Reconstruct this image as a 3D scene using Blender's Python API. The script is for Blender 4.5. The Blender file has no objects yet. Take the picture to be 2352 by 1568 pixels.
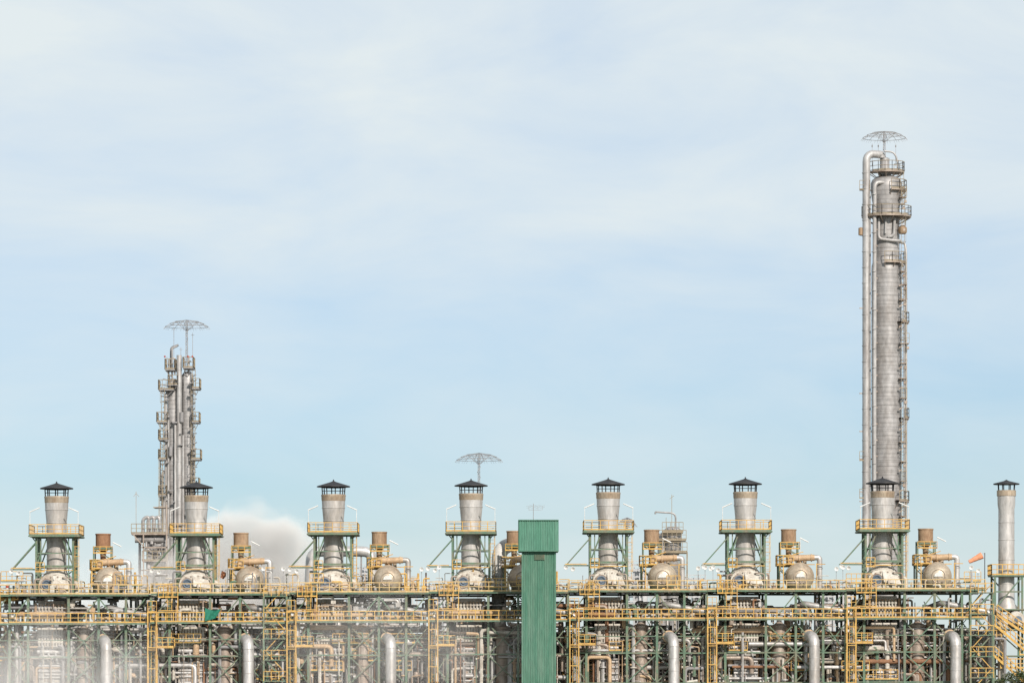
import bpy, math, random
from mathutils import Vector, Matrix
random.seed(7)
ZOOM=None
scene=bpy.context.scene
S=0.05
CAMZ=6.0; D=500.0
def X(px): return (px-1176)*S
def Z(py): return 8+(1568-py)*S
# ------------------------------------------------------------------ materials
def nmat(name,col,rough=0.6,metal=0.0,dirt=None,amount=0.4,scale=0.6,bands=None,streak=1.0,bump=0.0,spec=0.3):
    m=bpy.data.materials.new(name); m.use_nodes=True
    nt=m.node_tree; N=nt.nodes; L=nt.links
    b=N['Principled BSDF']; b.inputs['Roughness'].default_value=rough; b.inputs['Metallic'].default_value=metal
    b.inputs['Specular IOR Level'].default_value=spec
    tc=N.new('ShaderNodeTexCoord'); oi=N.new('ShaderNodeObjectInfo')
    mul=N.new('ShaderNodeMath'); mul.operation='MULTIPLY'; mul.inputs[1].default_value=57.0
    L.new(oi.outputs['Random'],mul.inputs[0])
    add=N.new('ShaderNodeVectorMath'); add.operation='ADD'
    L.new(tc.outputs['Object'],add.inputs[0]); L.new(mul.outputs[0],add.inputs[1])
    mp=N.new('ShaderNodeMapping'); mp.inputs['Scale'].default_value=(1,1,streak)
    L.new(add.outputs[0],mp.inputs[0])
    n=N.new('ShaderNodeTexNoise'); n.inputs['Scale'].default_value=scale; n.inputs['Detail'].default_value=6; n.inputs['Roughness'].default_value=0.65
    L.new(mp.outputs[0],n.inputs['Vector'])
    r=N.new('ShaderNodeValToRGB'); r.color_ramp.elements[0].position=0.42; r.color_ramp.elements[1].position=0.68
    L.new(n.outputs['Fac'],r.inputs[0])
    am=N.new('ShaderNodeMath'); am.operation='MULTIPLY'; am.inputs[1].default_value=amount; L.new(r.outputs[0],am.inputs[0])
    mx=N.new('ShaderNodeMix'); mx.data_type='RGBA'
    mx.inputs[6].default_value=(*col,1); d=dirt or tuple(c*0.45 for c in col); mx.inputs[7].default_value=(*d,1)
    L.new(am.outputs[0],mx.inputs[0])
    out=mx.outputs[2]
    n2=N.new('ShaderNodeTexNoise'); n2.inputs['Scale'].default_value=scale*6; n2.inputs['Detail'].default_value=4
    L.new(mp.outputs[0],n2.inputs['Vector'])
    mr=N.new('ShaderNodeMapRange'); mr.inputs[1].default_value=0.3; mr.inputs[2].default_value=0.7; mr.inputs[3].default_value=0.8; mr.inputs[4].default_value=1.15
    L.new(n2.outputs['Fac'],mr.inputs[0])
    vm=N.new('ShaderNodeVectorMath'); vm.operation='SCALE'; L.new(out,vm.inputs[0]); L.new(mr.outputs[0],vm.inputs['Scale'])
    out=vm.outputs[0]
    if bands:
        w=N.new('ShaderNodeTexWave'); w.wave_type='BANDS'; w.bands_direction='Z'; w.inputs['Scale'].default_value=bands; w.inputs['Distortion'].default_value=0.3
        w.inputs['Detail'].default_value=2
        L.new(tc.outputs['Object'],w.inputs['Vector'])
        m2=N.new('ShaderNodeMapRange'); m2.inputs[1].default_value=0.0; m2.inputs[2].default_value=0.3; m2.inputs[3].default_value=0.8; m2.inputs[4].default_value=1.0
        L.new(w.outputs['Fac'],m2.inputs[0])
        v3=N.new('ShaderNodeVectorMath'); v3.operation='SCALE'; L.new(out,v3.inputs[0]); L.new(m2.outputs[0],v3.inputs['Scale']); out=v3.outputs[0]
    L.new(out,b.inputs['Base Color'])
    if bump:
        bp=N.new('ShaderNodeBump'); bp.inputs['Strength'].default_value=bump; bp.inputs['Distance'].default_value=0.05
        L.new(n2.outputs['Fac'],bp.inputs['Height']); L.new(bp.outputs[0],b.inputs['Normal'])
    return m
M={}
M['silver']=nmat('aluminium_cladding',(0.58,0.56,0.54),0.45,0.4,(0.34,0.30,0.26),0.8,0.5,streak=0.35,bump=0.3)
M['column']=nmat('column_cladding',(0.43,0.415,0.405),0.5,0.25,(0.29,0.265,0.245),0.9,0.35,bands=0.55,streak=0.5,bump=0.3)
M['colpipe']=nmat('weathered_column_pipe',(0.48,0.465,0.45),0.5,0.3,(0.30,0.27,0.25),0.8,0.5,streak=0.35,bump=0.3)
M['stack']=nmat('stack_steel',(0.54,0.515,0.49),0.5,0.3,(0.36,0.31,0.26),0.7,0.6,streak=0.3,bump=0.2)
M['crown']=nmat('tan_stained_steel',(0.44,0.36,0.27),0.6,0.2,(0.28,0.19,0.12),0.8,0.9,streak=0.4,bump=0.2)
M['brownmetal']=nmat('heat_stained_steel',(0.42,0.35,0.29),0.5,0.3,(0.24,0.15,0.10),0.7,0.9,streak=0.4,bump=0.3)
M['tan']=nmat('weathered_drum_cladding',(0.50,0.42,0.32),0.45,0.3,(0.32,0.22,0.14),0.75,0.6,bump=0.3)
M['rust']=nmat('rusted_steel',(0.30,0.16,0.09),0.8,0.0,(0.14,0.06,0.035),0.7,1.0,streak=0.4,bump=0.4)
M['rusttan']=nmat('faded_rust_steel',(0.40,0.28,0.18),0.75,0.1,(0.24,0.13,0.07),0.7,0.9,streak=0.4,bump=0.3)
M['orangepipe']=nmat('ochre_insulated_pipe',(0.56,0.40,0.25),0.6,0.1,(0.36,0.22,0.12),0.6,0.9)
M['green']=nmat('green_painted_steel',(0.12,0.20,0.135),0.65,0.0,(0.24,0.20,0.14),0.9,1.1)
M['greenclad']=nmat('green_corrugated_sheet',(0.070,0.185,0.125),0.7,0.0,(0.20,0.29,0.22),0.5,1.6,streak=0.10)
M['greenclad2']=nmat('green_corrugated_sheet_light',(0.085,0.225,0.155),0.65,0.0,(0.17,0.30,0.23),0.4,1.2,streak=0.12)
M['yellow']=nmat('yellow_painted_steel',(0.66,0.41,0.11),0.6,0.0,(0.42,0.24,0.10),0.9,1.4)
M['yellowlt']=nmat('pale_yellow_steel',(0.66,0.48,0.22),0.6,0.0,(0.44,0.28,0.13),0.9,1.4)
M['brownrail']=nmat('weathered_brown_rail',(0.34,0.28,0.19),0.7,0.1,(0.22,0.17,0.12),0.7,1.2)
M['cream']=nmat('cream_painted_casing',(0.60,0.56,0.49),0.55,0.0,(0.36,0.29,0.22),0.85,0.9,bump=0.2)
M['white']=nmat('white_paint',(0.72,0.71,0.68),0.5,0.0,(0.5,0.45,0.4),0.4,1.5)
M['dark']=nmat('dark_steel',(0.035,0.035,0.038),0.6,0.2,(0.07,0.06,0.05),0.5,1.0)
M['darkwall']=nmat('brown_grey_furnace_casing',(0.33,0.295,0.265),0.8,0.0,(0.17,0.13,0.10),0.9,0.6)
M['greysteel']=nmat('grey_galvanised_steel',(0.32,0.31,0.31),0.6,0.2,(0.2,0.18,0.16),0.5,1.0)
M['hazesteel']=nmat('haze_toned_far_steel',(0.50,0.50,0.50),0.7,0.0,(0.38,0.36,0.34),0.5,1.0)  # distance haze is put into this pale colour of the far frames
M['blue']=nmat('blue_grey_fan',(0.15,0.19,0.24),0.6,0.1)
M['red']=nmat('red_paint',(0.45,0.08,0.05),0.5)
M['orange']=nmat('orange_fabric',(0.82,0.33,0.18),0.8,0.0,(0.8,0.45,0.3),0.5,1.5)
M['ground']=nmat('gravel_ground',(0.20,0.19,0.165),0.95,0.0,(0.10,0.12,0.06),0.7,0.02)
M['teal']=nmat('green_tarpaulin',(0.03,0.20,0.13),0.7)
M['bark']=nmat('tree_bark',(0.12,0.09,0.06),0.9,0.0)
M['leaf']=nmat('dark_foliage',(0.05,0.075,0.03),0.7,0.0,(0.10,0.09,0.03),0.9,1.2)
# ------------------------------------------------------------------ builder
class B:
    def __init__(s): s.v=[]; s.f=[]; s.sm=[]
    def add(s,vs,fs,smooth=False):
        o=len(s.v); s.v+= [tuple(v) for v in vs]; s.f+=[tuple(i+o for i in f) for f in fs]; s.sm+=[smooth]*len(fs)
    def box(s,x0,x1,y0,y1,z0,z1):
        s.add([(x0,y0,z0),(x1,y0,z0),(x1,y1,z0),(x0,y1,z0),(x0,y0,z1),(x1,y0,z1),(x1,y1,z1),(x0,y1,z1)],
              [(0,3,2,1),(4,5,6,7),(0,1,5,4),(1,2,6,5),(2,3,7,6),(3,0,4,7)])
    def bar(s,a,b,w,h=None):
        a=Vector(a); b=Vector(b); h=h or w; d=b-a
        if d.length<1e-5: return
        d.normalize(); up=Vector((0,1,0)) if abs(d.y)<0.9 else Vector((0,0,1))
        u=d.cross(up).normalized()*w/2; v=d.cross(u).normalized()*h/2
        s.add([a-u-v,a+u-v,a+u+v,a-u+v,b-u-v,b+u-v,b+u+v,b-u+v],[(0,1,2,3),(7,6,5,4),(0,4,5,1),(1,5,6,2),(2,6,7,3),(3,7,4,0)])
    def tube(s,a,b,r,r2=None,seg=10):
        a=Vector(a); b=Vector(b); r2=r if r2 is None else r2; d=(b-a).normalized()
        up=Vector((0,0,1)) if abs(d.z)<0.9 else Vector((1,0,0))
        u=d.cross(up).normalized(); v=d.cross(u)
        vs=[a+(u*math.cos(t)+v*math.sin(t))*r for t in [i*math.tau/seg for i in range(seg)]]
        vs+=[b+(u*math.cos(t)+v*math.sin(t))*r2 for t in [i*math.tau/seg for i in range(seg)]]
        s.add(vs,[(i,i+seg,(i+1)%seg+seg,(i+1)%seg) for i in range(seg)],True)
        s.add(vs[:seg],[tuple(range(seg))]); s.add(vs[seg:],[tuple(reversed(range(seg)))])
    def lathe(s,prof,cx=0,cy=0,cz=0,axis='Z',seg=24,smooth=True):
        vs=[]
        for r,h in prof:
            for i in range(seg):
                t=i*math.tau/seg; a=r*math.cos(t); b=r*math.sin(t)
                vs.append((cx+a,cy+b,cz+h) if axis=='Z' else (cx+a,cy+h,cz+b))
        fs=[]
        for k in range(len(prof)-1):
            for i in range(seg):
                j=(i+1)%seg; q=(k*seg+i,k*seg+j,(k+1)*seg+j,(k+1)*seg+i)
                fs.append(q)
        s.add(vs,fs,smooth)
    def path(s,pts,r,bend=None,seg=10):
        pts=[Vector(p) for p in pts]; bend=bend or r*2.2
        P=[pts[0]]
        for i in range(1,len(pts)-1):
            a,b,c=pts[i-1],pts[i],pts[i+1]
            l=min(bend,(a-b).length*0.48,(c-b).length*0.48)
            p0=b+(a-b).normalized()*l; p2=b+(c-b).normalized()*l
            for t in (0,.2,.4,.6,.8,1): P.append(p0*(1-t)**2+b*2*t*(1-t)+p2*t*t)
        P.append(pts[-1])
        vs=[]; u=None
        for i,p in enumerate(P):
            d=(P[min(i+1,len(P)-1)]-P[max(i-1,0)]).normalized()
            if u is None:
                up=Vector((0,0,1)) if abs(d.z)<0.9 else Vector((1,0,0)); u=d.cross(up).normalized()
            else: u=(u-d*u.dot(d)).normalized()
            v=d.cross(u)
            vs+=[p+(u*math.cos(t)+v*math.sin(t))*r for t in [k*math.tau/seg for k in range(seg)]]
        fs=[]
        for i in range(len(P)-1):
            for k in range(seg):
                fs.append((i*seg+k,(i+1)*seg+k,(i+1)*seg+(k+1)%seg,i*seg+(k+1)%seg))
        s.add(vs,fs,True); n=len(vs)
        s.add(vs[:seg],[tuple(range(seg))]); s.add(vs[n-seg:],[tuple(reversed(range(seg)))])
    def rail(s,pts,h=1.1,sp=1.3,t=0.07,closed=False,mid=True,toe=True):
        pts=[Vector(p) for p in pts]
        if closed: pts=pts+[pts[0]]
        for a,b in zip(pts,pts[1:]):
            up=Vector((0,0,h)); s.bar(a+up,b+up,t*1.15)
            if mid: s.bar(a+up*0.52,b+up*0.52,t*0.85)
            if toe: s.bar(a+Vector((0,0,0.09)),b+Vector((0,0,0.09)),0.15,0.03)
            n=max(1,round((b-a).length/sp))
            for i in range(n+1):
                p=a.lerp(b,i/n); s.bar(p,p+up,t)
    def ladder(s,x,y,z0,z1,w=0.5,cage=True,t=0.06,axis='x'):
        for q in (-w/2,w/2): s.bar((x+q,y,z0),(x+q,y,z1),t)
        z=z0
        while z<z1: s.bar((x-w/2,y,z),(x+w/2,y,z),t*0.6); z+=0.4
        if cage:
            z=z0+2.2
            while z<z1:
                s.bar((x-w*.7,y,z),(x-w*.7,y-.7,z),t*.7); s.bar((x+w*.7,y,z),(x+w*.7,y-.7,z),t*.7); s.bar((x-w*.7,y-.7,z),(x+w*.7,y-.7,z),t*.7); z+=1.1
            for q in (-w*.7,w*.7): s.bar((x+q,y-.7,z0+2.2),(x+q,y-.7,z1),t*.6)
    def arcdeck(s,cx,cy,z,r0,r1,a0,a1,t=0.15):
        n=max(4,int(abs(a1-a0)/15)); vs=[]
        for i in range(n+1):
            a=math.radians(a0+(a1-a0)*i/n); c,q=math.cos(a),math.sin(a)
            vs+=[(cx+r0*c,cy+r0*q,z),(cx+r1*c,cy+r1*q,z),(cx+r1*c,cy+r1*q,z-t),(cx+r0*c,cy+r0*q,z-t)]
        fs=[]
        for i in range(n):
            for k in range(4): fs.append((i*4+k,i*4+(k+1)%4,i*4+4+(k+1)%4,i*4+4+k))
        s.add(vs,fs)
        for i in range(0,n+1,2):
            a=math.radians(a0+(a1-a0)*i/n); c,q=math.cos(a),math.sin(a)
            s.bar((cx+r0*c,cy+r0*q,z-1.0),(cx+r1*c,cy+r1*q,z-t),0.08)
    def arcrail(s,cx,cy,z,r,a0,a1,**k):
        n=max(4,int(abs(a1-a0)/22)); pts=[(cx+r*math.cos(math.radians(a0+(a1-a0)*i/n)),cy+r*math.sin(math.radians(a0+(a1-a0)*i/n)),z) for i in range(n+1)]
        s.rail(pts,**k)
    def mesh(s,name,mat,xf=None):
        me=bpy.data.meshes.new(name); me.from_pydata(s.v,[],s.f); 
        me.polygons.foreach_set('use_smooth',s.sm)
        if xf: me.transform(xf)
        me.materials.append(mat); me.update(); me.set_sharp_from_angle(angle=math.radians(38)); return me
coll=scene.collection
def thing(name,label,cat,loc=(0,0,0),group=None,kind=None,mesh=None):
    o=bpy.data.objects.new(name,mesh); o.location=loc; coll.objects.link(o)
    o['label']=label; o['category']=cat
    if group: o['group']=group
    if kind: o['kind']=kind
    return o
def part(parent,b,name,mat,label=None,xf=None):
    o=bpy.data.objects.new(name,b.mesh(name,M[mat],xf)); coll.objects.link(o); o.parent=parent
    if label: o['label']=label
    return o
def kids(o): return [c for c in bpy.data.objects if c.parent==o]
def clone(root,loc,label=None):
    m=root.copy(); m.location=loc; coll.objects.link(m)
    if label: m['label']=label
    for c in kids(root):
        d=c.copy(); coll.objects.link(d); d.parent=m
        for e in kids(c):
            g=e.copy(); coll.objects.link(g); g.parent=d
    return m
U=[130,451,766,1082,1397,1712,2027]
DZ=[-0.46,-0.36,-0.24,-0.14,0.0,0.05,0.12]
def l(dx): return dx*S
# ------------------------------------------------------------------ ground
b=B(); b.add([(-6000,-3000,0),(6000,-3000,0),(6000,14000,0),(-6000,14000,0)],[(0,1,2,3)])
g=thing('ground','flat gravel and scrub ground under the plant','ground',kind='structure',mesh=b.mesh('ground',M['ground']))
# ------------------------------------------------------------------ exhaust stack
def stack(loc,label):
    r=thing('exhaust_stack',label,'exhaust stack',loc,group='exhaust stacks standing on the steel deck')
    b=B(); b.lathe([(0.02,Z(1098.5)),(0.25,Z(1101)),(1.9,Z(1111)),(1.93,Z(1113.5)),(1.7,Z(1113)),(0.02,Z(1106))],seg=16,smooth=False); b.tube((0,0,Z(1099)),(0,0,Z(1096)),0.07)
    cap=part(r,b,'rain_cap','dark')
    b=B()
    for i in range(8):
        a=i*math.tau/8+0.2; b.bar((1.28*math.cos(a),1.28*math.sin(a),Z(1132)),(1.34*math.cos(a),1.34*math.sin(a),Z(1111.5)),0.12)
    b.lathe([(1.25,Z(1115)),(1.42,Z(1115)),(1.42,Z(1112.7)),(1.25,Z(1112.7))]); b.bar((-1.3,0,Z(1122)),(1.3,0,Z(1122)),0.08)
    part(cap,b,'cap_post','dark')
    b=B(); b.lathe([(1.2,Z(1140)),(1.2,Z(1130.5)),(1.40,Z(1130.5)),(1.43,Z(1133)),(1.39,Z(1135)),(1.38,Z(1143)),(1.34,Z(1145.5))],seg=32)
    part(r,b,'stack_crown','crown','tan heat-stained crown band')
    b=B(); b.lathe([(1.34,Z(1145.3)),(1.31,Z(1160)),(1.35,Z(1160.4)),(1.35,Z(1162)),(1.30,Z(1162.5)),(1.17,Z(1190)),(1.21,Z(1190.4)),(1.21,Z(1192)),(1.15,Z(1192.5)),(1.13,Z(1256)),(1.18,Z(1256.4)),(1.18,Z(1258)),(1.13,Z(1258.4)),(1.13,Z(1292))],seg=32)
    for z in (1205,1235,1274): b.lathe([(1.13,Z(z)),(1.17,Z(z+.3)),(1.17,Z(z+1.3)),(1.13,Z(z+1.6))],seg=32)
    part(r,b,'stack_shaft','stack')
    b=B(); b.lathe([(1.12,Z(1291.8)),(1.30,Z(1293)),(1.30,Z(1295)),(1.15,Z(1295.4)),(1.2,Z(1304)),(1.85,Z(1318)),(1.85,Z(1326))],seg=10,smooth=False)
    P=[(-1.75,Z(1360)),(-1.85,Z(1338)),(-1.7,Z(1324)),(-1.25,Z(1315)),(-.5,Z(1311)),(.5,Z(1311)),(1.25,Z(1315)),(1.7,Z(1324)),(1.85,Z(1338)),(1.75,Z(1360))]
    for (y0,y1,sc) in ((-2.3,2.4,1),(-2.55,-2.3,.86),(-1.1,-.95,1.05),(.6,.75,1.05)):
        cz=Z(1338); Q=[(p[0]*sc,cz+(p[1]-cz)*sc) for p in P]; n=len(Q)
        b.add([(p[0],y0,p[1]) for p in Q]+[(p[0],y1,p[1]) for p in Q],[tuple(range(n)),tuple(reversed(range(n,2*n)))]+[(i,i+1,n+i+1,n+i) for i in range(n-1)]+[(n-1,0,n,2*n-1)])
    b.box(0.85,1.7,-2.9,-2.3,Z(1357),Z(1338)); b.box(-.2,.5,-2.8,-2.5,Z(1357),Z(1346))
    b.add([(-.2,-2.56,Z(1314)),(1.5,-2.56,Z(1322)),(1.9,-3.3,Z(1345)),(-.1,-3.3,Z(1340)),(-.2,-2.56,Z(1340)),(1.5,-2.56,Z(1345))],[(0,3,2,1),(0,4,3),(1,2,5),(3,4,5,2)])
    b.path([(1.7,-1.6,Z(1330)),(2.5,-1.6,Z(1330)),(2.5,-1.6,Z(1359))],.28,.5,8); b.path([(-1.7,-1.2,Z(1340)),(-2.6,-1.2,Z(1340)),(-2.6,-1.2,Z(1359))],.22,.5,8)
    hs=part(r,b,'burner_housing','cream')
    b=B(); cx=l(-17); cz=Z(1334); b.lathe([(0,-2.85),(0.22,-2.9),(0.24,-2.72),(0.30,-2.72),(0.34,-2.8),(0.46,-2.86),(0.54,-2.8),(0.54,-2.55)],cx,0,cz,'Y',seg=20)
    part(hs,b,'blower_fan','blue')
    b=B()
    for p in P[1:-1]:
        b.tube((p[0]*.8,-2.72,Z(1338)+(p[1]-Z(1338))*.8),(p[0]*.8,-2.5,Z(1338)+(p[1]-Z(1338))*.8),0.09,seg=6)
    b.lathe([(0.54,-2.68),(0.70,-2.7),(0.70,-2.55)],cx,0,cz,'Y',seg=20)
    b.path([(0.4,-3.4,Z(1335)),(0.4,-3.5,Z(1345)),(1.4,-3.5,Z(1348)),(1.4,-3.4,Z(1359))],0.09)
    b.path([(-1.6,-2.7,Z(1322)),(-2.2,-2.7,Z(1322)),(-2.2,-2.7,Z(1359))],0.12); b.path([(1.0,-2.6,Z(1318)),(1.0,-2.9,Z(1318)),(2.0,-2.9,Z(1320)),(2.0,-2.9,Z(1359))],0.08)
    b.box(-1.5,-.9,-2.9,-2.5,Z(1357),Z(1349))
    part(hs,b,'burner_fitting','brownmetal')
    b=B(); zt=Z(1219); w=2.85
    b.box(-w,w,-w,w,zt-.1,zt); 
    for q in (-w,w):
        b.bar((-w,q,zt-.2),(w,q,zt-.2),0.2,0.14); b.bar((q,-w,zt-.2),(q,w,zt-.2),0.2,0.14)
    for q in (-1.3,1.3): b.bar((-w,q,zt-.2),(w,q,zt-.2),0.2,0.12)
    pl=part(r,b,'service_platform','green')
    b=B(); b.rail([(-w,-w,zt),(w,-w,zt),(w,w,zt),(-w,w,zt)],closed=True,sp=0.95)
    part(pl,b,'handrail','yellow')
    b=B(); c=2.1; zb=Z(1359); zm=Z(1292)
    for x in (-c,c):
        for y in (-c,c): b.bar((x,y,zb),(x,y,zt-.3),0.24)
    for z,t in ((zm,0.24),(Z(1262),0.12)):
        for q in (-c,c):
            b.bar((-c,q,z),(c,q,z),t)
            b.bar((q,-c,z),(q,c,z),t)
    for sx in (-1,1):
        b.bar((sx*1.6,-c-.05,zb),(sx*1.6,-c-.05,zt-.3),.12); b.bar((sx*c,0,zb),(sx*c,0,zt-.3),.16); b.bar((sx*2.7,-c,Z(1222)),(sx*c,-c,Z(1238)),.12)
    b.bar((-c,c,Z(1328)),(c,c,Z(1328)),.14)
    for q in (-c,c):
        b.bar((-c,q,zm),(-0.9,q,Z(1228)),0.14); b.bar((c,q,zm),(0.9,q,Z(1228)),0.14)
        b.bar((q,-c,zm),(q,c,Z(1230)),0.14); b.bar((q,-c,zb),(q,c,zm),0.14)
    b.bar((-c,c,zb),(c,c,zm),0.13)
    b.bar((-c,-c,Z(1236)),(l(-96),-c,Z(1297)),0.13); b.bar((-c,-c+.9,Z(1236)),(l(-96),-c+.9,Z(1297)),0.13)
    b.bar((-c,-c,Z(1299)),(l(-102),-c,Z(1299)),0.13); b.bar((-c,-c+.9,Z(1299)),(l(-102),-c+.9,Z(1299)),0.13)
    part(r,b,'support_frame','green')
    b=B()
    b.bar((l(-50),-c-.1,Z(1296)),(l(-100),-c-.1,Z(1296)),0.1); b.ladder(l(49),-1.2,Z(1357),Z(1222),0.45,cage=True)
    b.bar((-c,-c-.2,Z(1301)),(c,-c-.2,Z(1301)),0.09); b.rail([(-c,-2.9,Z(1306)),(-c+1.0,-2.9,Z(1306))],sp=.5)
    part(r,b,'access_ladder','yellow')
    for sx in (-1,1):
        b=B(); b.tube((sx*2.75,-2.8,Z(1198)),(sx*2.75,-2.8,Z(1169)),0.035,seg=6); b.tube((sx*2.8,-2.8,Z(1168.5)),(sx*1.65,-2.7,Z(1158.5)),0.07,seg=8)
        part(r,b,'platform_lamp','white')
    for q,zz in ((-98,1304),(-82,1308)):
        b=B(); x=l(q); b.lathe([(0.08,0.25),(0.10,0),(0.26,-0.35),(0.24,-0.37),(0.05,-0.15)],x,-2.3,Z(zz),'Y',seg=12)
        b.bar((x,-2.1,Z(zz)),(x,-2.1,Z(1299)),0.06)
        part(r,b,'floodlight','white')
    return r
s0=None
for i,cx in enumerate(U):
    lab='silver flared exhaust stack with black conical rain cap on green frame'
    if i==6: lab='silver exhaust stack with black cap in front of tall column'
    loc=(X(cx),0,DZ[i])
    if s0 is None: s0=stack(loc,lab)
    else: clone(s0,loc,lab)
# ------------------------------------------------------------------ vent silencer
def silencer(loc,label,mat):
    r=thing('vent_silencer',label,'vent silencer',loc,group='small rusty vent silencers beside the stacks')
    b=B(); b.lathe([(0.7,Z(1222)),(0.72,Z(1215.5)),(0.90,Z(1215.5)),(0.92,Z(1218)),(0.86,Z(1219)),(0.86,Z(1246)),(0.90,Z(1246.5)),(0.9,Z(1249)),(0.8,Z(1250)),(0.35,Z(1257)),(0.30,Z(1290)),(0.02,Z(1290))],seg=24)
    part(r,b,'silencer_drum',mat)
    b=B()
    for x in (-1.0,1.0):
        for y in (-1,1):
            b.bar((x,y,Z(1245)),(x,y,Z(1300)),0.15); b.bar((x*1.2,y*1.2,Z(1300)),(x*1.2,y*1.2,Z(1359)),0.16)
    for y in (-1,1):
        b.bar((-1,y,Z(1250)),(1,y,Z(1250)),0.15); b.bar((-1,y,Z(1252)),(1,y,Z(1275)),0.1); b.bar((-1.3,y*1.2,Z(1300)),(1.3,y*1.2,Z(1300)),0.2)
        b.bar((-1.2,y*1.2,Z(1302)),(1.2,y*1.2,Z(1356)),0.11)
        b.bar((-1,y,Z(1276)),(1,y,Z(1276)),0.1)
    part(r,b,'support_frame','green')
    b=B(); b.box(-1.45,1.45,-1.45,1.45,Z(1300),Z(1298)); b.rail([(-1.4,-1.4,Z(1298)),(1.4,-1.4,Z(1298)),(1.4,1.4,Z(1298)),(-1.4,1.4,Z(1298))],closed=True,sp=.7)
    b.rail([(-1.0,-1.1,Z(1262)),(1.2,-1.1,Z(1262))],h=.8,sp=.7)
    b.ladder(-.9,-1.55,Z(1357),Z(1290),0.4,cage=False); b.bar((-1.2,-1.3,Z(1284)),(1.6,-1.3,Z(1268)),0.09)
    part(r,b,'service_platform','yellow')
    b=B(); b.tube((1.25,-1.3,Z(1270)),(1.25,-1.3,Z(1243)),0.03,seg=6); b.tube((1.2,-1.3,Z(1236)),(2.2,-1.3,Z(1246)),0.07,seg=8); b.tube((1.25,-1.3,Z(1243)),(1.3,-1.3,Z(1237)),0.03,seg=6)
    part(r,b,'platform_lamp','white')
    return r
so=None
for i,cx in enumerate(U):
    px={0:236,1:553,2:871,3:1181}.get(i,cx+100); loc=(X(px),0.5,DZ[i])
    if i==0: silencer(loc,'dark rust-brown cylindrical vent silencer on green frame','rust')
    elif so is None: so=silencer(loc,'faded rusty cylindrical vent silencer on yellow and green frame','rusttan')
    else: clone(so,loc)
# ------------------------------------------------------------------ steam drum
def drum(loc):
    r=thing('steam_drum','round-ended tan metal steam drum on the deck','pressure vessel',loc,group='steam drums on the steel deck')
    R=1.58; cz=Z(1326)
    b=B(); prof=[(R*math.sin(t),-1.2-R*0.75*math.cos(t)) for t in [i*math.pi/2/10 for i in range(11)]]; prof[0]=(0.01,prof[0][1])
    prof+=[(R+.06,-1.15),(R+.06,-1.0),(R,-0.98),(R,3.5),(R*.7,4.2),(0.01,4.6)]
    b.lathe(prof,0,0,cz,'Y',seg=36); b.tube((0,-.2,cz+R*.9),(0,-.2,cz+R+.3),.32); b.tube((.7,1.2,cz+R*.8),(.7,1.2,cz+R+.5),.25)
    sh=part(r,b,'vessel_shell','tan')
    b=B(); n=14; yy=-1.2-R*.75-.05
    pts=[(0.46*math.cos(math.pi*i/n),yy,cz+.02+0.40*math.sin(math.pi*i/n)) for i in range(n+1)]
    b.add(pts+[(p[0],yy+.12,p[2]) for p in pts],[tuple(range(n+1))]+[(i,i+1,n+2+i,n+1+i) for i in range(n)]+[(n,0,n+1,2*n+1)])
    b.box(-.5,.5,yy-.03,yy+.2,cz-.06,cz+.01)
    part(sh,b,'white_hatch','white')
    b=B(); b.lathe([(0.72,yy+.12),(0.78,yy+.1),(.78,yy+.3)],0,0,cz,'Y'); b.bar((0,yy,cz-.1),(0,yy,cz-.75),.1); b.tube((-.5,yy+.1,cz-.7),(-.5,yy-.1,cz-.75),.1); b.tube((.5,yy+.1,cz-.7),(.5,yy-.1,cz-.75),.1)
    part(sh,b,'manway_flange','brownmetal')
    b=B()
    for y in (-.6,2.6): b.box(-1.3,1.3,y-.2,y+.2,Z(1360),cz-.9)
    part(r,b,'saddle','green')
    b=B(); b.path([(-1.2,-.6,Z(1296)),(-1.1,-.6,Z(1283)),(l(34),-.6,Z(1281.5))],0.36,.7,12); b.tube((-.1,-.6,Z(1283)),(0.05,-.6,Z(1283)),.46); b.tube((1.3,-.6,Z(1282)),(1.42,-.6,Z(1282)),.46)
    b.tube((0,-.6,Z(1283)),(0,-.3,Z(1296)),.22)
    part(r,b,'outlet_pipe','orangepipe')
    b=B(); b.path([(l(34),-.6,Z(1281.5)),(l(46),-.6,Z(1281.5)),(l(46),-.6,Z(1358))],0.31,.8,12)
    for z in (1305,1333): b.tube((l(46),-.6,Z(z)),(l(46),-.6,Z(z+2.5)),.37)
    part(r,b,'down_pipe','silver')
    b=B()
    b.rail([(-1.9,-1,Z(1298)),(-.7,-1.2,Z(1298))],h=.9,sp=.6); b.bar((-1.9,-1.4,Z(1302)),(-1.9,-1.4,Z(1358)),.1); b.bar((1.9,-1.4,Z(1295)),(1.9,-1.4,Z(1358)),.1); b.bar((-1.9,1.6,Z(1296)),(1.9,1.6,Z(1296)),.1)
    b.bar((1.9,-1.4,Z(1297)),(2.9,-1.4,Z(1297)),.09)
    part(r,b,'access_frame','yellow')
    return r
d0=None
for i,cx in enumerate(U):
    px={0:252,1:575,2:892,3:1200}.get(i,cx+123); loc=(X(px),-0.5,DZ[i])
    d0=drum(loc) if d0 is None else clone(d0,loc)
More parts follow.
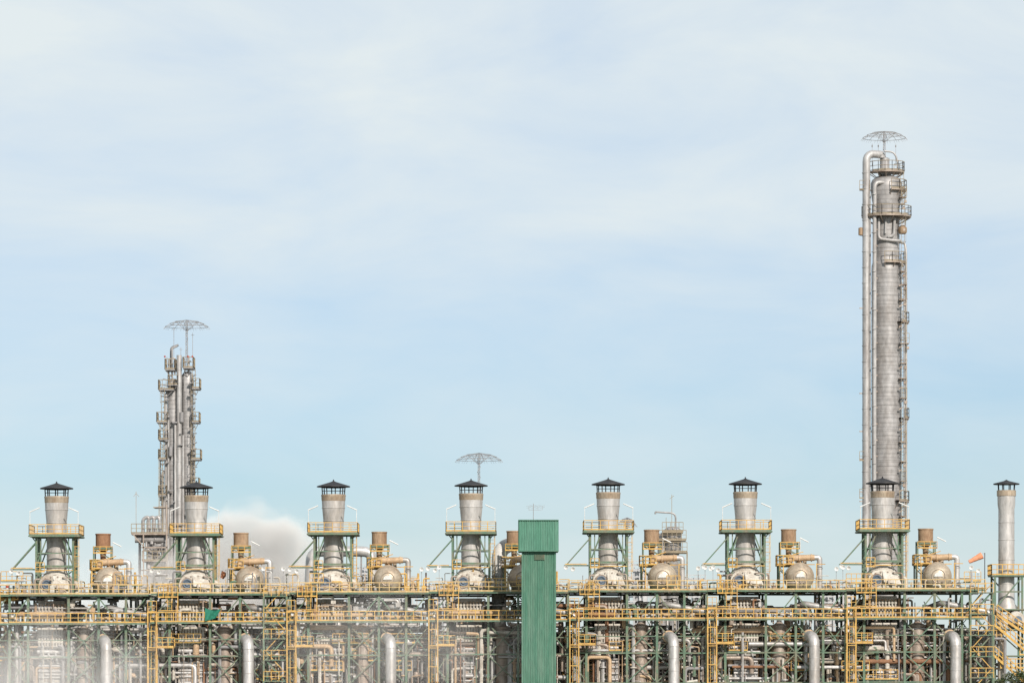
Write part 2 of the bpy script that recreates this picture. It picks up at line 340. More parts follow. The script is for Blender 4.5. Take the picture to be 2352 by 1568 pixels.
# ------------------------------------------------------------------ steel structure bay
YF=-6.0; YB=7.0
def bay(loc):
    r=thing('steel_pipe_rack','green steel pipe rack bay with yellow handrails and decks','pipe rack',loc,group='bays of the green steel rack')
    x0,x1=l(-94),l(222)
    cols=[-94,-52,40,108,170]
    b=B()
    for i,c in enumerate(cols):
        for y in (YF,0.5,YB):
            if c in(-94,40,170,-52) or y==YF: b.bar((l(c),y,-.3),(l(c),y,Z(1363)),0.27 if y==YF else .25)
    for z in (1462,1500,1568,1640):
        b.bar((x0,YF,Z(z)),(x1,YF,Z(z)),.16 if z!=1462 else .10,.16); b.bar((x0,YB,Z(z)),(x1,YB,Z(z)),0.2)
        for c in cols:
            b.bar((l(c),YF,Z(z)),(l(c),YB,Z(z)),0.18)
    part(r,b,'steel_column','green')
    b=B(); yb=YF+.05
    def xb(a,c,z0,z1,y=yb,t=.12):
        b.bar((l(a),y,Z(z0)),(l(c),y,Z(z1)),t); b.bar((l(a),y+.03,Z(z1)),(l(c),y+.03,Z(z0)),t)
    xb(40,108,1432,1500); xb(108,170,1432,1500); xb(40,108,1502,1566); xb(108,170,1502,1566); xb(40,108,1570,1640)
    xb(170,222,1432,1500); xb(-94,-52,1432,1500); xb(-94,-52,1502,1566,t=.11)
    b.bar((l(108),yb,Z(1366)),(l(62),yb,Z(1422)),.13); b.bar((l(108),yb,Z(1366)),(l(152),yb,Z(1422)),.13)
    b.bar((l(170),yb,Z(1422)),(l(215),yb,Z(1366)),.13)
    b.bar((l(-52),yb,Z(1366)),(l(-94),yb,Z(1422)),.13)
    for c in (40,170,-52):
        b.bar((l(c),YF,Z(1366)),(l(c),.5,Z(1424)),.15); b.bar((l(c),.5,Z(1432)),(l(c),YF,Z(1500)),.15)
    part(r,b,'diagonal_brace','green')
    b=B(); z=Z(1358); b.box(x0,x1,YF-.6,YB+.3,z-.05,z)
    b.bar((x0,YF-.5,z-.13),(x1,YF-.5,z-.13),.15,.14); b.bar((x0,YB,z-.2),(x1,YB,z-.2),.24,.2)
    n=9
    for i in range(n):
        x=x0+(x1-x0)*(i+.5)/n; b.bar((x,YF-.5,z-.18),(x,YB,z-.18),.12,.2)
    dk=part(r,b,'upper_deck','green')
    b=B(); b.rail([(x0,YF-.5,z),(x1,YF-.5,z)],sp=1.13,t=.08); b.rail([(x0,YB+.2,z),(x1,YB+.2,z)],sp=1.5)
    part(dk,b,'handrail','yellowlt')
    b=B(); z=Z(1423); b.box(x0,x1,YF-1.1,YF+.1,z-.05,z); b.bar((x0,YF-1.05,z-.12),(x1,YF-1.05,z-.12),.14,.14)
    for c in cols: b.bar((l(c),YF-1,z-.2),(l(c),YB,z-.2),.22,.2)
    dk=part(r,b,'lower_deck','green')
    b=B(); b.rail([(x0,YF-1.05,z),(x1,YF-1.05,z)],sp=.9,t=.09)
    part(dk,b,'handrail','yellow')
    return r
b0=None
for cx,dz in zip([-186]+U,[-.5]+DZ):
    loc=(X(cx),0,dz)
    b0=bay(loc) if b0 is None else clone(b0,loc)
# ---- furnace casing
def furnace(loc):
    r=thing('furnace_casing','brown-grey steel furnace casing inside the rack','furnace',loc,group='furnace casings inside the steel rack')
    b=B()
    for a,c,z1 in ((-50,48,1376),(52,150,1434),(150,262,1450)):
        b.box(l(a),l(c)-.02,3.2+(a%3)*.3,6.6,-.2,Z(z1))
    for a,c,z1,y in ((46,104,1478,-.6),(112,168,1496,-.2),(176,222,1470,-.9),(-48,40,1450,-.4)):
        b.box(l(a),l(c),y,3.0,-.2,Z(z1))
    part(r,b,'casing_wall','darkwall')
    b=B()
    for c in range(-48,220,11): b.bar((l(c),3.1,0),(l(c),3.1,Z(1378 if c<45 else 1452)),.14)
    for c in range(48,104,11): b.bar((l(c),-.66,0),(l(c),-.66,Z(1479)),.12)
    for c in range(114,168,9): b.bar((l(c),-.26,0),(l(c),-.26,Z(1497)),.12)
    for c in range(178,222,10): b.bar((l(c),-.96,0),(l(c),-.96,Z(1471)),.12)
    for z in (1490,1512,1534,1556): b.bar((l(46),-.7,Z(z)),(l(104),-.7,Z(z)),.12); b.bar((l(112),-.3,Z(z+9)),(l(168),-.3,Z(z+9)),.12); b.bar((l(176),-1,Z(z-4)),(l(222),-1,Z(z-4)),.12)
    for z in (1400,1450,1490,1530,1570): b.bar((l(-50),2.98,Z(z)),(l(48 if z<1440 else 222),2.98,Z(z)),.14)
    part(r,b,'stiffener_rib','greysteel')
    return r
f0=None
for cx,dz in zip([-186]+U,[-.5]+DZ):
    f0=furnace((X(cx),0,dz)) if f0 is None else clone(f0,(X(cx),0,dz))
# ---- tube bank
def bank(loc):
    r=thing('tube_bank','pale metal burner tube bank under the deck','heat exchanger',loc,group='tube banks under the stacks')
    y=-4.6
    b=B()
    for i in range(8):
        x=l(-26+i*7.4); b.tube((x,y,Z(1420)),(x,y,Z(1384)),.10,seg=8); b.tube((x,y,Z(1390)),(x,y,Z(1386)),.16,seg=8)
    b.tube((l(-34),y+.3,Z(1397)),(l(34),y+.3,Z(1397)),.2); b.box(l(-30),l(30),y+.7,y+1.5,Z(1420),Z(1372))
    part(r,b,'burner_nozzle','cream')
    b=B()
    for i in range(8):
        x=l(-26+i*7.4); b.tube((x,y-.02,Z(1384)),(x,y-.02,Z(1380)),.12,seg=8)
    b.box(l(-36),l(-31),y-.2,y+.5,Z(1421),Z(1378)); b.box(l(31),l(36),y-.2,y+.5,Z(1421),Z(1378))
    part(r,b,'valve_cap','rusttan')
    b=B()
    for i in range(9):
        x=l(-26+i*6.5); b.path([(x,y,Z(1434)),(x,y,Z(1478))],.11,seg=8)
    for z in (1436,1452,1466,1478): b.tube((l(-29),y,Z(z)),(l(29),y,Z(z)),.14)
    b.box(l(-28),l(28),y+.4,y+3,Z(1478),Z(1434))
    part(r,b,'tube_panel','cream')
    b=B(); b.tube((l(-30),y,Z(1488)),(l(26),y,Z(1488)),.26); b.tube((l(-24),y-.3,Z(1499)),(l(34),y-.3,Z(1499)),.2)
    for q in (-20,-4,12): b.path([(l(q),y,Z(1488)),(l(q),y-.5,Z(1492)),(l(q+4),y-.5,Z(1512))],.12,seg=8)
    b.box(l(-27),l(27),y,y+3,0,Z(1512)); 
    for z in (1520,1532,1546,1560): b.tube((l(-27),y-.15,Z(z)),(l(27),y-.15,Z(z)),.16)
    for q in (-24,-10,6,22): b.bar((l(q),y-.1,0),(l(q),y-.1,Z(1514)),.12)
    part(r,b,'header_pipe','silver')
    b=B(); b.box(l(-14),l(-2),y-.14,y-.02,Z(1556),Z(1538)); b.box(l(8),l(18),y-.14,y-.02,Z(1544),Z(1524))
    part(r,b,'access_panel','brownmetal')
    return r
k0=None
for cx,dz in zip(U,DZ):
    k0=bank((X(cx-4),0,dz)) if k0 is None else clone(k0,(X(cx-4),0,dz))
# ---- vertical exchanger, riser, process pipe
def exch(loc):
    r=thing('vertical_heat_exchanger','brown heat-stained vertical exchanger inside the rack','heat exchanger',loc,group='vertical exchangers inside the rack')
    b=B(); R=.78; prof=[(.3,Z(1430)),(.5,Z(1434)),(R+.12,Z(1438)),(R+.12,Z(1443)),(R,Z(1443.5))]
    for z in (1462,1480,1500,1522,1545,1570,1600): prof+=[(R,Z(z)),(R+.08,Z(z+.5)),(R+.08,Z(z+2.5)),(R,Z(z+3))]
    prof+=[(R,0)]; b.lathe(prof,seg=24); part(r,b,'exchanger_shell','brownmetal')
    b=B(); b.path([(-.3,0,Z(1455)),(-1.4,-.2,Z(1455)),(-1.4,-.2,Z(1500)),(-1.4,1.5,Z(1500))],.16); b.path([(.5,0,Z(1512)),(1.5,0,Z(1512)),(1.5,0,0)],.18)
    b.tube((0,0,Z(1432)),(0,0,Z(1424)),.3)
    part(r,b,'nozzle_pipe','silver'); return r
def riser(loc):
    r=thing('riser_pipe','thick silver insulated riser pipe with elbow','pipe',loc,group='silver riser pipes along the rack')
    b=B(); b.path([(0,0,-.2),(0,0,Z(1466)),(-.7,2.6,Z(1462))],.62,1.2,18); part(r,b,'pipe_run','silver')
    b=B()
    for z in (1485,1512,1540,1575): b.tube((0,0,Z(z)),(0,0,Z(z+1)),.65,seg=18)
    part(r,b,'cladding_band','silver'); 
    b=B(); b.lathe([(.5,-.1),(.72,0),(.72,.12),(.5,.2)],-.5,1.7,Z(1463),'Y')
    part(r,b,'elbow_flange','orangepipe'); return r
def ppipe(loc):
    r=thing('process_pipe','long sloping silver pipe above the lower deck','pipe',loc,group='sloping silver process pipes')
    b=B(); b.path([(l(100),1,Z(1400)),(l(125),-5.0,Z(1388)),(l(222),-5.4,Z(1407)),(l(236),-5.4,Z(1412)),(l(238),-5.4,Z(1560))],.33,1.0,12)
    part(r,b,'pipe_run','silver')
    b=B(); b.path([(l(112),-4.4,Z(1412)),(l(170),-4.6,Z(1414)),(l(205),-4.7,Z(1416))],.2); 
    part(r,b,'branch_pipe','orangepipe'); return r
def lad(loc):
    r=thing('ladder_tower','yellow ladder tower with small landing on the rack','ladder tower',loc,group='yellow ladder towers along the rack')
    b=B(); y=YF-1.6
    for x in (-11,9):
        b.bar((l(x),y,-.1),(l(x),y,Z(1398)),.13); b.bar((l(x),y+1.2,-.1),(l(x),y+1.2,Z(1398)),.09)
    z=Z(1400)
    while z>0.5:
        b.bar((l(-11),y,z),(l(9),y,z),.08); z-=2.1
    b.ladder(0,y+.9,0,Z(1396),.45,cage=False,t=.06); part(r,b,'ladder','yellow')
    b=B(); z=Z(1478); b.box(l(-11),l(48),y,y+1.6,z-.1,z); b.rail([(l(9),y,z),(l(48),y,z),(l(48),y+1.6,z)],sp=.6,t=.07)
    b.rail([(l(-11),y,Z(1400)),(l(9),y,Z(1400))],sp=.5,h=1.3,t=.06)
    b.rail([(l(12),y+.7,Z(1366)),(l(56),y+.7,Z(1366))],sp=.6,h=1.25,t=.08); b.bar((l(12),y+.7,Z(1395)),(l(56),y+.7,Z(1395)),.09); b.bar((l(56),y+.7,Z(1366)),(l(56),y+.7,Z(1421)),.1)
    part(r,b,'landing','yellow')
    b=B(); b.ladder(l(37),YF-.7,Z(1421),Z(1336),.5,cage=True,t=.07); b.bar((l(30),YF-.8,Z(1336)),(l(44),YF-.8,Z(1336)),.08)
    part(r,b,'upper_ladder','yellow')
    return r
e0=r0=p0=l0=None
for i,(cx,dz) in enumerate(zip(U,DZ)):
    e0=exch((X(cx+72),-4.6,dz)) if e0 is None else clone(e0,(X(cx+72),-4.6,dz))
for i,px in enumerate([258,580,902,1542,1860,2180]):
    r0=riser((X(px),-7.6,-.4)) if r0 is None else clone(r0,(X(px),-7.6,[-.4,-.3,-.2,0,.1,.1][i]))
for i,(cx,dz) in enumerate(zip([-186]+U,[-.5]+DZ)):
    p0=ppipe((X(cx),0,dz)) if p0 is None else clone(p0,(X(cx),0,dz))
    if cx==2027 : continue
    px=cx+233
    if cx==-186: px=-40
    if cx==1082: px=1318
    if cx==451: px=678
    l0=lad((X(px),0,dz)) if l0 is None else clone(l0,(X(px),0,dz))
# ---- miscellaneous pipework (uncountable)
def clutter():
    bs={k:B() for k in ('silver','brownmetal','greysteel','cream','orangepipe','green','yellow','rust')}
    R=random.Random(3)
    wk=['silver']*6+['brownmetal']*3+['greysteel']*2+['cream']*3+['orangepipe']*2+['rust']
    for i in range(380):
        x0=R.uniform(-62,54); L=R.uniform(2,10); y=R.uniform(-5.6,-1.2); z=R.choice([1440,1450,1472,1482,1490,1508,1515,1530,1550,1560,1395,1408]); z=Z(z)+R.uniform(-.3,.3)
        r=R.choice([.06,.08,.12,.16,.22,.28]); k=R.choice(wk); x1=min(x0+L,56)
        pts=[(x0,y,z),(x1,y,z)]
        if R.random()<.6: pts.append((x1,y+R.uniform(-.3,.3),z-R.uniform(1,5)))
        if R.random()<.5: pts.insert(0,(x0,y,z+R.uniform(-3,1)))
        bs[k].path(pts,r,seg=8)
    for i in range(1500):
        x0=R.uniform(-62,54); y=R.uniform(-5.8,-1.0); zt=R.uniform(Z(1585),Z(1436)); L=R.uniform(.8,4) if R.random()<.35 else zt; r=R.choice([.04,.05,.06,.08,.10,.14,.2]); k=R.choice(wk+['green'])
        pts=[(x0,y,zt-L),(x0,y,zt)]
        if R.random()<.6: pts.append((x0+R.uniform(-1.5,1.5),y,zt+R.uniform(0,.2)))
        bs[k].path(pts,r,seg=6)
        if R.random()<.5:
            zz=max(7.5,zt-R.uniform(.5,5)); bs[R.choice(['rust','cream','silver','orangepipe','cream'])].tube((x0,y,zz),(x0,y,zz+.15),r*2.0,seg=8)
    for i in range(420):
        x0=R.uniform(-62,54); y=R.uniform(-5.8,3); zt=R.uniform(Z(1414),Z(1372)); L=R.uniform(.6,2.4); r=R.choice([.05,.08,.12,.2]); k=R.choice(wk+['green','green'])
        bs[k].path([(x0,y,zt-L),(x0,y,zt),(x0+R.uniform(-1.6,1.6),y,zt)],r,seg=8)
        if R.random()<.3: bs[k].box(x0-.25,x0+.3,y-.2,y+.2,zt-.8,zt-.3)
    for i in range(420):
        x0=R.uniform(-62,54); y=R.uniform(-5.5,5); z=Z(1360)-.1; h=R.uniform(.4,2.2)*(R.random()**.7+.3); r=R.choice([.05,.07,.1,.14]); k=R.choice(wk+['yellow']*4+['green','cream'])
        pts=[(x0,y,z),(x0,y,z+h)]
        if R.random()<.6: pts.append((x0+R.uniform(-1.6,1.6),y,z+h))
        bs[k].path(pts,r,seg=6)
        if R.random()<.3: bs[k].box(x0-.25,x0+.25,y-.2,y+.2,z,z+R.uniform(.3,.9))
    for i in range(170):
        x0=R.uniform(-62,54); y=R.uniform(-5.2,-1.5); z=R.uniform(Z(1580),Z(1440)); k=R.choice(['silver','cream','brownmetal','orangepipe'])
        rr=R.uniform(.18,.45); LL=R.uniform(.5,1.6)
        bs[k].lathe([(0.01,0),(rr*.8,.1),(rr,.3),(rr,LL),(rr*.8,LL+.2),(.01,LL+.3)],x0,y,z,'Z',seg=14)
    for i in range(40):
        x0=R.uniform(-62,52); w=R.uniform(2,4.5); y=R.uniform(-6.4,-2); z=Z(R.choice([1478,1495,1518,1540,1560])); bs['green'].box(x0,x0+w,y,y+.8,z-.08,z); bs['yellow'].rail([(x0,y,z),(x0+w,y,z)],sp=.8,t=.065)
    for i in range(16):
        x0=R.uniform(-62,52); w=R.uniform(1.5,3); y=R.uniform(-5.5,2); z=Z(1358)+R.uniform(.3,1.2); bs['green'].box(x0,x0+w,y,y+1,z-.08,z); bs['yellow'].rail([(x0,y,z),(x0+w,y,z)],sp=.6,t=.07)
    for i in range(120): # secondary thin green steelwork
        x0=R.uniform(-62,52); y=R.uniform(-5.6,-2); z=R.uniform(Z(1575),Z(1440)); bs['green'].bar((x0,y,z),(x0+R.choice([-2.2,2.2,1.5,-1.5]),y,z+R.choice([0,2.0,2.6])),.09)
    V=[];F=[];SM=[];MI=[];mats=[]
    for n,(k,b) in enumerate(bs.items()):
        o=len(V); V+=b.v; F+=[tuple(q+o for q in f) for f in b.f]; SM+=b.sm; MI+=[n]*len(b.f); mats.append(M[k])
    me=bpy.data.meshes.new('pipework'); me.from_pydata(V,[],F); me.polygons.foreach_set('use_smooth',SM)
    for m in mats: me.materials.append(m)
    me.polygons.foreach_set('material_index',MI); me.update(); me.set_sharp_from_angle(angle=math.radians(50))
    thing('pipework','dense tangle of silver and rusty pipes in the rack','pipework',kind='stuff',mesh=me)
clutter()
# ------------------------------------------------------------------ green stair tower
def corr(b,x0,x1,y,z0,z1,per=.26,dep=.05,side=None):
    n=int((x1-x0)/per); xs=[]
    for i in range(n):
        a=x0+i*per
        xs+=[(a,0),(a+per*.35,0),(a+per*.5,dep),(a+per*.85,dep)]
    xs.append((x1,0))
    if side is None: P=[(x,y-d) for x,d in xs]
    else: P=[(side[0]+side[1]*d,x) for x,d in xs]
    vs=[(p[0],p[1],z0) for p in P]+[(p[0],p[1],z1) for p in P]; m=len(P)
    b.add(vs,[(i,i+1,m+i+1,m+i) for i in range(m-1)])
r=thing('stair_tower','tall green corrugated-sheet enclosed stair tower','stair tower',(X(1236),-13,0))
b=B(); w0,w1=l(-36.5),l(36.5); b.box(w0,w1,0,5,-.1,Z(1275)); corr(b,w0,w1,-.01,-.1,Z(1274)); corr(b,0,5,0,-.1,Z(1274),side=(w1+.01,1)); corr(b,0,5,0,-.1,Z(1274),side=(w0-.01,-1))
for x in (w0,w1): b.box(x-.1,x+.1,-.14,.06,-.1,Z(1274))
part(r,b,'lower_wall','greenclad','weathered green corrugated wall')
b=B(); w0,w1=l(-45),l(43); b.box(w0,w1,-.5,5.6,Z(1274),Z(1206)); corr(b,w0,w1,-.51,Z(1273.5),Z(1206)); corr(b,-.5,5.6,0,Z(1273.5),Z(1206),side=(w1+.01,1)); corr(b,-.5,5.6,0,Z(1273.5),Z(1206),side=(w0-.01,-1))
part(r,b,'upper_cabin','greenclad2','lighter green corrugated top cabin')
b=B(); b.box(w0-.06,w1+.06,-.68,5.8,Z(1206),Z(1204)); b.box(w0-.08,w1+.08,-.62,-.5,Z(1275),Z(1272.5)); part(r,b,'roof_trim','greenclad')
b=B(); b.box(l(-10),l(13),-.12,-.085,Z(1294),Z(1282))
for i in range(6): b.box(l(-9),l(12),-.2,-.1,Z(1293-i*2),Z(1292-i*2))
part(r,b,'louvre_vent','green')
b=B(); b.tube((l(-12),2,Z(1205)),(l(-12),2,Z(1166)),.04,seg=6); b.bar((l(-22),2,Z(1180)),(l(6),2,Z(1180)),.035)
for q in (-22,-12,-2,8):
    b.bar((l(q),2,Z(1181)),(l(q)+.0,2,Z(1172)),.03)
    b.bar((l(q)-.3,2,Z(1172)),(l(q)+.3,2,Z(1170)),.03); b.bar((l(q)-.25,2,Z(1176)),(l(q)+.25,2,Z(1174)),.03)
part(r,b,'roof_antenna','greysteel')
# ------------------------------------------------------------------ far objects helpers
def far(y0):
    k=(D+y0)/D
    return k, Matrix.Translation((0,0,CAMZ-CAMZ*k))@Matrix.Scale(k,4)
def lightning(b,cx,cy,z,R=2.5,h=.5,mast=None,t=.055,hang=True):
    n=14
    for rr,dz in ((R,0),(R*.55,h*.75),(R*.8,h*.42)):
        for i in range(28):
            a=i*math.tau/28; c=(i+1)*math.tau/28
            b.bar((cx+rr*math.cos(a),cy+rr*math.sin(a),z+dz),(cx+rr*math.cos(c),cy+rr*math.sin(c),z+dz),t)
    for i in range(n):
        a=i*math.tau/n; c,s_=math.cos(a),math.sin(a)
        P=[(0.05,h),(R*.55,h*.75),(R*.8,h*.42),(R,0)]
        for p,q in zip(P,P[1:]): b.bar((cx+p[0]*c,cy+p[0]*s_,z+p[1]),(cx+q[0]*c,cy+q[0]*s_,z+q[1]),t*.8)
        b.bar((cx+.1*c,cy+.1*s_,z-.5),(cx+R*.55*c,cy+R*.55*s_,z+h*.75),t*.5)
        if hang:
            for da in (-.12,0,.12):
                c2,s2=math.cos(a+da),math.sin(a+da); b.bar((cx+R*c2,cy+R*s2,z),(cx+(R+.22)*c2,cy+(R+.22)*s2,z-.28),t*.4)
    if mast is not None:
        for q in ((-.14,-.1),(.14,-.1),(0,.16)): b.bar((cx+q[0],cy+q[1],mast),(cx+q[0]*.6,cy+q[1]*.6,z+h),.055)
        zz=mast; s_=1
        while zz<z: b.bar((cx-.14*s_,cy-.1,zz),(cx+.14*s_,cy-.1,zz+.5),.04); zz+=.5; s_=-s_
# ------------------------------------------------------------------ tall column
k,xf=far(70.0); base=2036
def xx(p): return (p-base)*S
r=thing('distillation_column','very tall silver distillation column with pipes and weathered platforms','distillation column',(X(base)*k,70,0))
b=B(); hw=[(0.1,402),(12,403),(24,407),(33,414),(36,422),(36,440),(31,474),(30,480)]
prof=[(h*S,Z(p)) for h,p in hw]
def rings(r,a,c,st):
    o=[]; z=a
    while z<c: o+=[(r*S,Z(z)),((r+.45)*S,Z(z+.5)),((r+.45)*S,Z(z+1.6)),(r*S,Z(z+2.1))]; z+=st
    return o
prof+=rings(30,486,596,14)
prof+=[(30*S,Z(598)),(32*S,Z(604)),(34*S,Z(612))]+rings(34,622,1340,14)
prof+=[(34*S,Z(1500)),(37*S,.3)]
b.lathe(prof,seg=64)
b.lathe([(.01,Z(362)),(.3,Z(362)),(.55,Z(364)),(.55,Z(392)),(.75,Z(394)),(.75,Z(403))],-.2,0,0,seg=20)
sh=part(r,b,'column_shell','column',xf=xf)
b=B(); b.path([(xx(2024),-.3,Z(364)),(xx(2024),-.3,Z(356)),(xx(1988),-1.2,Z(356)),(xx(1987),-1.2,.3)],.44,1.1,16)
for z in range(400,1340,36): b.tube((xx(1987),-1.2,Z(z)),(xx(1987),-1.2,Z(z+1.2)),.47,seg=16)
part(r,b,'overhead_pipe','colpipe',xf=xf)
b=B(); b.path([(xx(2042),-1.3,Z(424)),(xx(2006),-1.9,Z(422)),(xx(2004),-2.0,.3)],.24,.7,12)
for z in range(450,1340,44): b.tube((xx(2004),-2.0,Z(z)),(xx(2004),-2.0,Z(z+1.4)),.28,seg=12)
part(r,b,'side_pipe','colpipe',xf=xf)
b=B(); b.path([(xx(2064),-.6,Z(558)),(xx(2077),-.8,Z(560)),(xx(2080),-.8,Z(580)),(xx(2080),-.8,.3)],.12,.5,8)
b.path([(xx(2016),-1.6,Z(505)),(xx(2015),-1.7,Z(552)),(xx(2052),-1.7,Z(556)),(xx(2066),-1.4,Z(556))],.17,.5,8); b.path([(xx(2052),-1.6,Z(505)),(xx(2050),-1.7,Z(545)),(xx(2036),-1.7,Z(548))],.17,.4,8)
b.path([(xx(2032),-1.6,Z(505)),(xx(2031),-1.7,Z(540))],.12,.4,8)
b.path([(xx(1996),-1.5,Z(450)),(xx(1996),-1.5,.3)],.09,.4,8)
b.path([(xx(2030),-1,Z(350)),(xx(2052),-1,Z(352)),(xx(2060),-1,Z(372)),(xx(2060),-1,Z(400))],.1,.5,8)
b.path([(xx(2056),-1.6,Z(600)),(xx(2074),-1.5,Z(612)),(xx(2074),-1.5,Z(1190))],.09,.5,8)
part(r,b,'small_pipe','colpipe',xf=xf)
decks=[(395,2.05,-190,60,.75),(437,2.3,-80,70,1.3),(497,2.85,-200,60,1.3),(603,2.2,-100,60,1.3)]
b=B(); rl=B()
for p,R_,a0,a1,ri in decks: b.arcdeck(0,0,Z(p),ri,R_,a0,a1); rl.arcrail(0,0,Z(p),R_,a0,a1,sp=.8,t=.06)
for p,a0,a1 in ((740,-50,20),(960,-40,15),(1150,-60,20)):
    b.arcdeck(0,0,Z(p),1.6,2.6,a0,a1); rl.arcrail(0,0,Z(p),2.6,a0,a1,sp=.7,t=.055)
for p in (440,710,905,992,1055,1130,1152): b.bar((xx(2008),-1,Z(p)),(xx(1972),-1.3,Z(p)),.12); 
for p in (1060,1146,440): rl.rail([(xx(1972),-1.5,Z(p)),(xx(1996),-1.5,Z(p))],sp=.5,t=.055)
for p in range(640,1320,47):
    b.bar((xx(2064),-.6,Z(p)),(xx(2083),-.8,Z(p+1)),.1)
    b.bar((xx(2062),-1.7,Z(p+20)),(xx(2070),-1.7,Z(p+16)),.14)
RR=random.Random(9)
for p in (455,470,520,625,655,690,790,835,870,915,1015,1060,1105,1185):
    x0=RR.uniform(2062,2067); x1=RR.uniform(2076,2086); b.box(xx(x0),xx(x1),-1.7,-.3,Z(p)-.1,Z(p)); b.bar((xx(x1),-1.5,Z(p)),(xx(x0),-1.2,Z(p+9)),.08)
    if RR.random()<.6: rl.rail([(xx(x0+4),-1.7,Z(p)),(xx(x1),-1.7,Z(p))],sp=.4,t=.055,toe=False)
    b.box(xx(x1-6),xx(x1),-1.7,-1.2,Z(p+14),Z(p+8))
for p in range(530,1320,37): b.box(xx(2006),xx(2012),-2.0,-1.4,Z(p+3),Z(p))
pf=part(r,b,'column_platform','brownmetal',xf=xf)
part(pf,rl,'handrail','brownrail',xf=xf)
b=B()
for (x,y0,z0,z1) in ((2070,-1.0,437,395),(2072,-1.2,497,432),(2072,-1.1,603,492),(2073,-1.25,740,600),(2073,-1.3,960,740),(2073,-1.3,1150,960),(2073,-1.3,1340,1150)): b.ladder(xx(x),y0,Z(z0),Z(z1),.4,cage=True,t=.05)
part(r,b,'caged_ladder','brownrail',xf=xf)
b=B(); b.lathe([(.01,-.2),(.35,-.2),(.5,0),(.5,.5),(.3,.7)],xx(2071),-1.2,Z(536),'Z'); b.lathe([(.01,-.3),(.3,-.2),(.3,.6),(.01,.7)],xx(1976),-1,Z(538),'Z',seg=12)
part(r,b,'level_vessel','rusttan',xf=xf)
b=B(); lightning(b,xx(2031),0,Z(317),2.45,.75,Z(362),t=.045)
for q in (2002,2016,2056): b.bar((xx(q),-.8,Z(385)),(xx(q),-.8,Z(332)),.04); b.tube((xx(q),-.8,Z(340)),(xx(q),-.8,Z(336)),.08,seg=6)
part(r,b,'lightning_protector','greysteel',xf=xf)
# ------------------------------------------------------------------ left column group
k,xf=far(110.0); base=410
r=thing('twin_distillation_column','cluster of slim silver columns with stacked weathered platforms','distillation column',(X(base)*k,110,0))
b=B()
for c,w,t in ((431,13.5,852),(397,12.5,868)):
    w*=S; prof=[(.02,Z(t)),(w*.6,Z(t+2)),(w,Z(t+9))]
    for z in range(t+30,1340,20): prof+=[(w,Z(z)),(w*1.04,Z(z+.5)),(w*1.04,Z(z+1.6)),(w,Z(z+2.1))]
    b.lathe(prof+[(w,.6)],xx(c),0,0,seg=28)
part(r,b,'column_shell','column',xf=xf)
b=B(); b.path([(xx(413),-.9,.6),(xx(413),-.9,Z(817))],.30,seg=14); b.path([(xx(382),-.7,.6),(xx(382),-.7,Z(905)),(xx(392),-.3,Z(898))],.16,seg=8)
b.path([(xx(388),-.9,.6),(xx(388),-.9,Z(955))],.14,seg=8); b.path([(xx(374),-.5,.6),(xx(374),-.5,Z(1085)),(xx(386),-.5,Z(1080))],.17,seg=8); b.path([(xx(369),-.3,Z(1150)),(xx(369),-.3,Z(1000))],.07,seg=6)
b.path([(xx(404),-1,.6),(xx(404),-1,Z(975)),(xx(396),-.8,Z(968))],.16,seg=8); b.path([(xx(422),-1,.6),(xx(422),-1,Z(1000))],.14,seg=8); b.path([(xx(396),-.5,Z(868)),(xx(396),-.5,Z(800)),(xx(408),-.5,Z(796))],.1,seg=8)
b.path([(xx(446),-.4,Z(1190)),(xx(446),-.4,Z(1000)),(xx(438),-.4,Z(996))],.09,seg=8); b.path([(xx(378),-.9,.6),(xx(378),-.9,Z(1150)),(xx(390),-.9,Z(1146))],.15,seg=8)
for z in range(850,1330,30): b.tube((xx(413),-.9,Z(z)),(xx(413),-.9,Z(z+1.2)),.33,seg=14)
b.path([(xx(388),-.4,Z(870)),(xx(388),-.4,Z(826)),(xx(402),-.4,Z(822)),(xx(402),-.4,Z(860))],.09,seg=8); b.path([(xx(434),-.4,Z(856)),(xx(434),-.4,Z(818))],.13,seg=8); b.path([(xx(425),-.6,Z(900)),(xx(425),-.6,Z(832)),(xx(440),-.6,Z(830))],.07,seg=6)
part(r,b,'overhead_pipe','colpipe',xf=xf)
b=B(); rl=B()
def pf2(x0,x1,p,h=1.1):
    b.box(xx(x0),xx(x1),-1.5,1.2,Z(p)-.12,Z(p)); rl.rail([(xx(x0),1.2,Z(p)),(xx(x0),-1.5,Z(p)),(xx(x1),-1.5,Z(p)),(xx(x1),1.2,Z(p))],sp=.5,t=.06,h=h)
    b.bar((xx(x0),-1.4,Z(p)),(xx((x0+x1)/2),-1,Z(p+16)),.07); b.bar((xx(x1),-1.4,Z(p)),(xx((x0+x1)/2),-1,Z(p+16)),.07)
pf2(381,404,850,1.2); pf2(422,446,846,1.2); pf2(366,402,896); pf2(443,460,893); pf2(362,386,970); pf2(443,459,970); pf2(366,384,1055); pf2(441,462,1055); pf2(388,410,885); pf2(366,384,1138); pf2(440,458,1120); pf2(366,388,1010)
RR=random.Random(5)
for z in range(866,1320,13):
    b.bar((xx(442),-.6,Z(z)),(xx(448+RR.uniform(0,6)),-.9,Z(z-RR.uniform(0,6))),.1); b.bar((xx(388),-.6,Z(z+8)),(xx(372+RR.uniform(-3,6)),-.9,Z(z+5)),.1)
    if RR.random()<.5: q=RR.uniform(380,440); b.box(xx(q),xx(q+RR.uniform(4,12)),-1.5,-1.1,Z(z+RR.uniform(2,4)),Z(z))
for q in (419,384,394): b.lathe([(.01,0),(.25,.1),(.25,1.2),(.01,1.3)],xx(q),-1.2,Z(RR.uniform(880,1100)),seg=10)
pf=part(r,b,'column_platform','greysteel',xf=xf); part(pf,rl,'handrail','brownrail',xf=xf)
b=B()
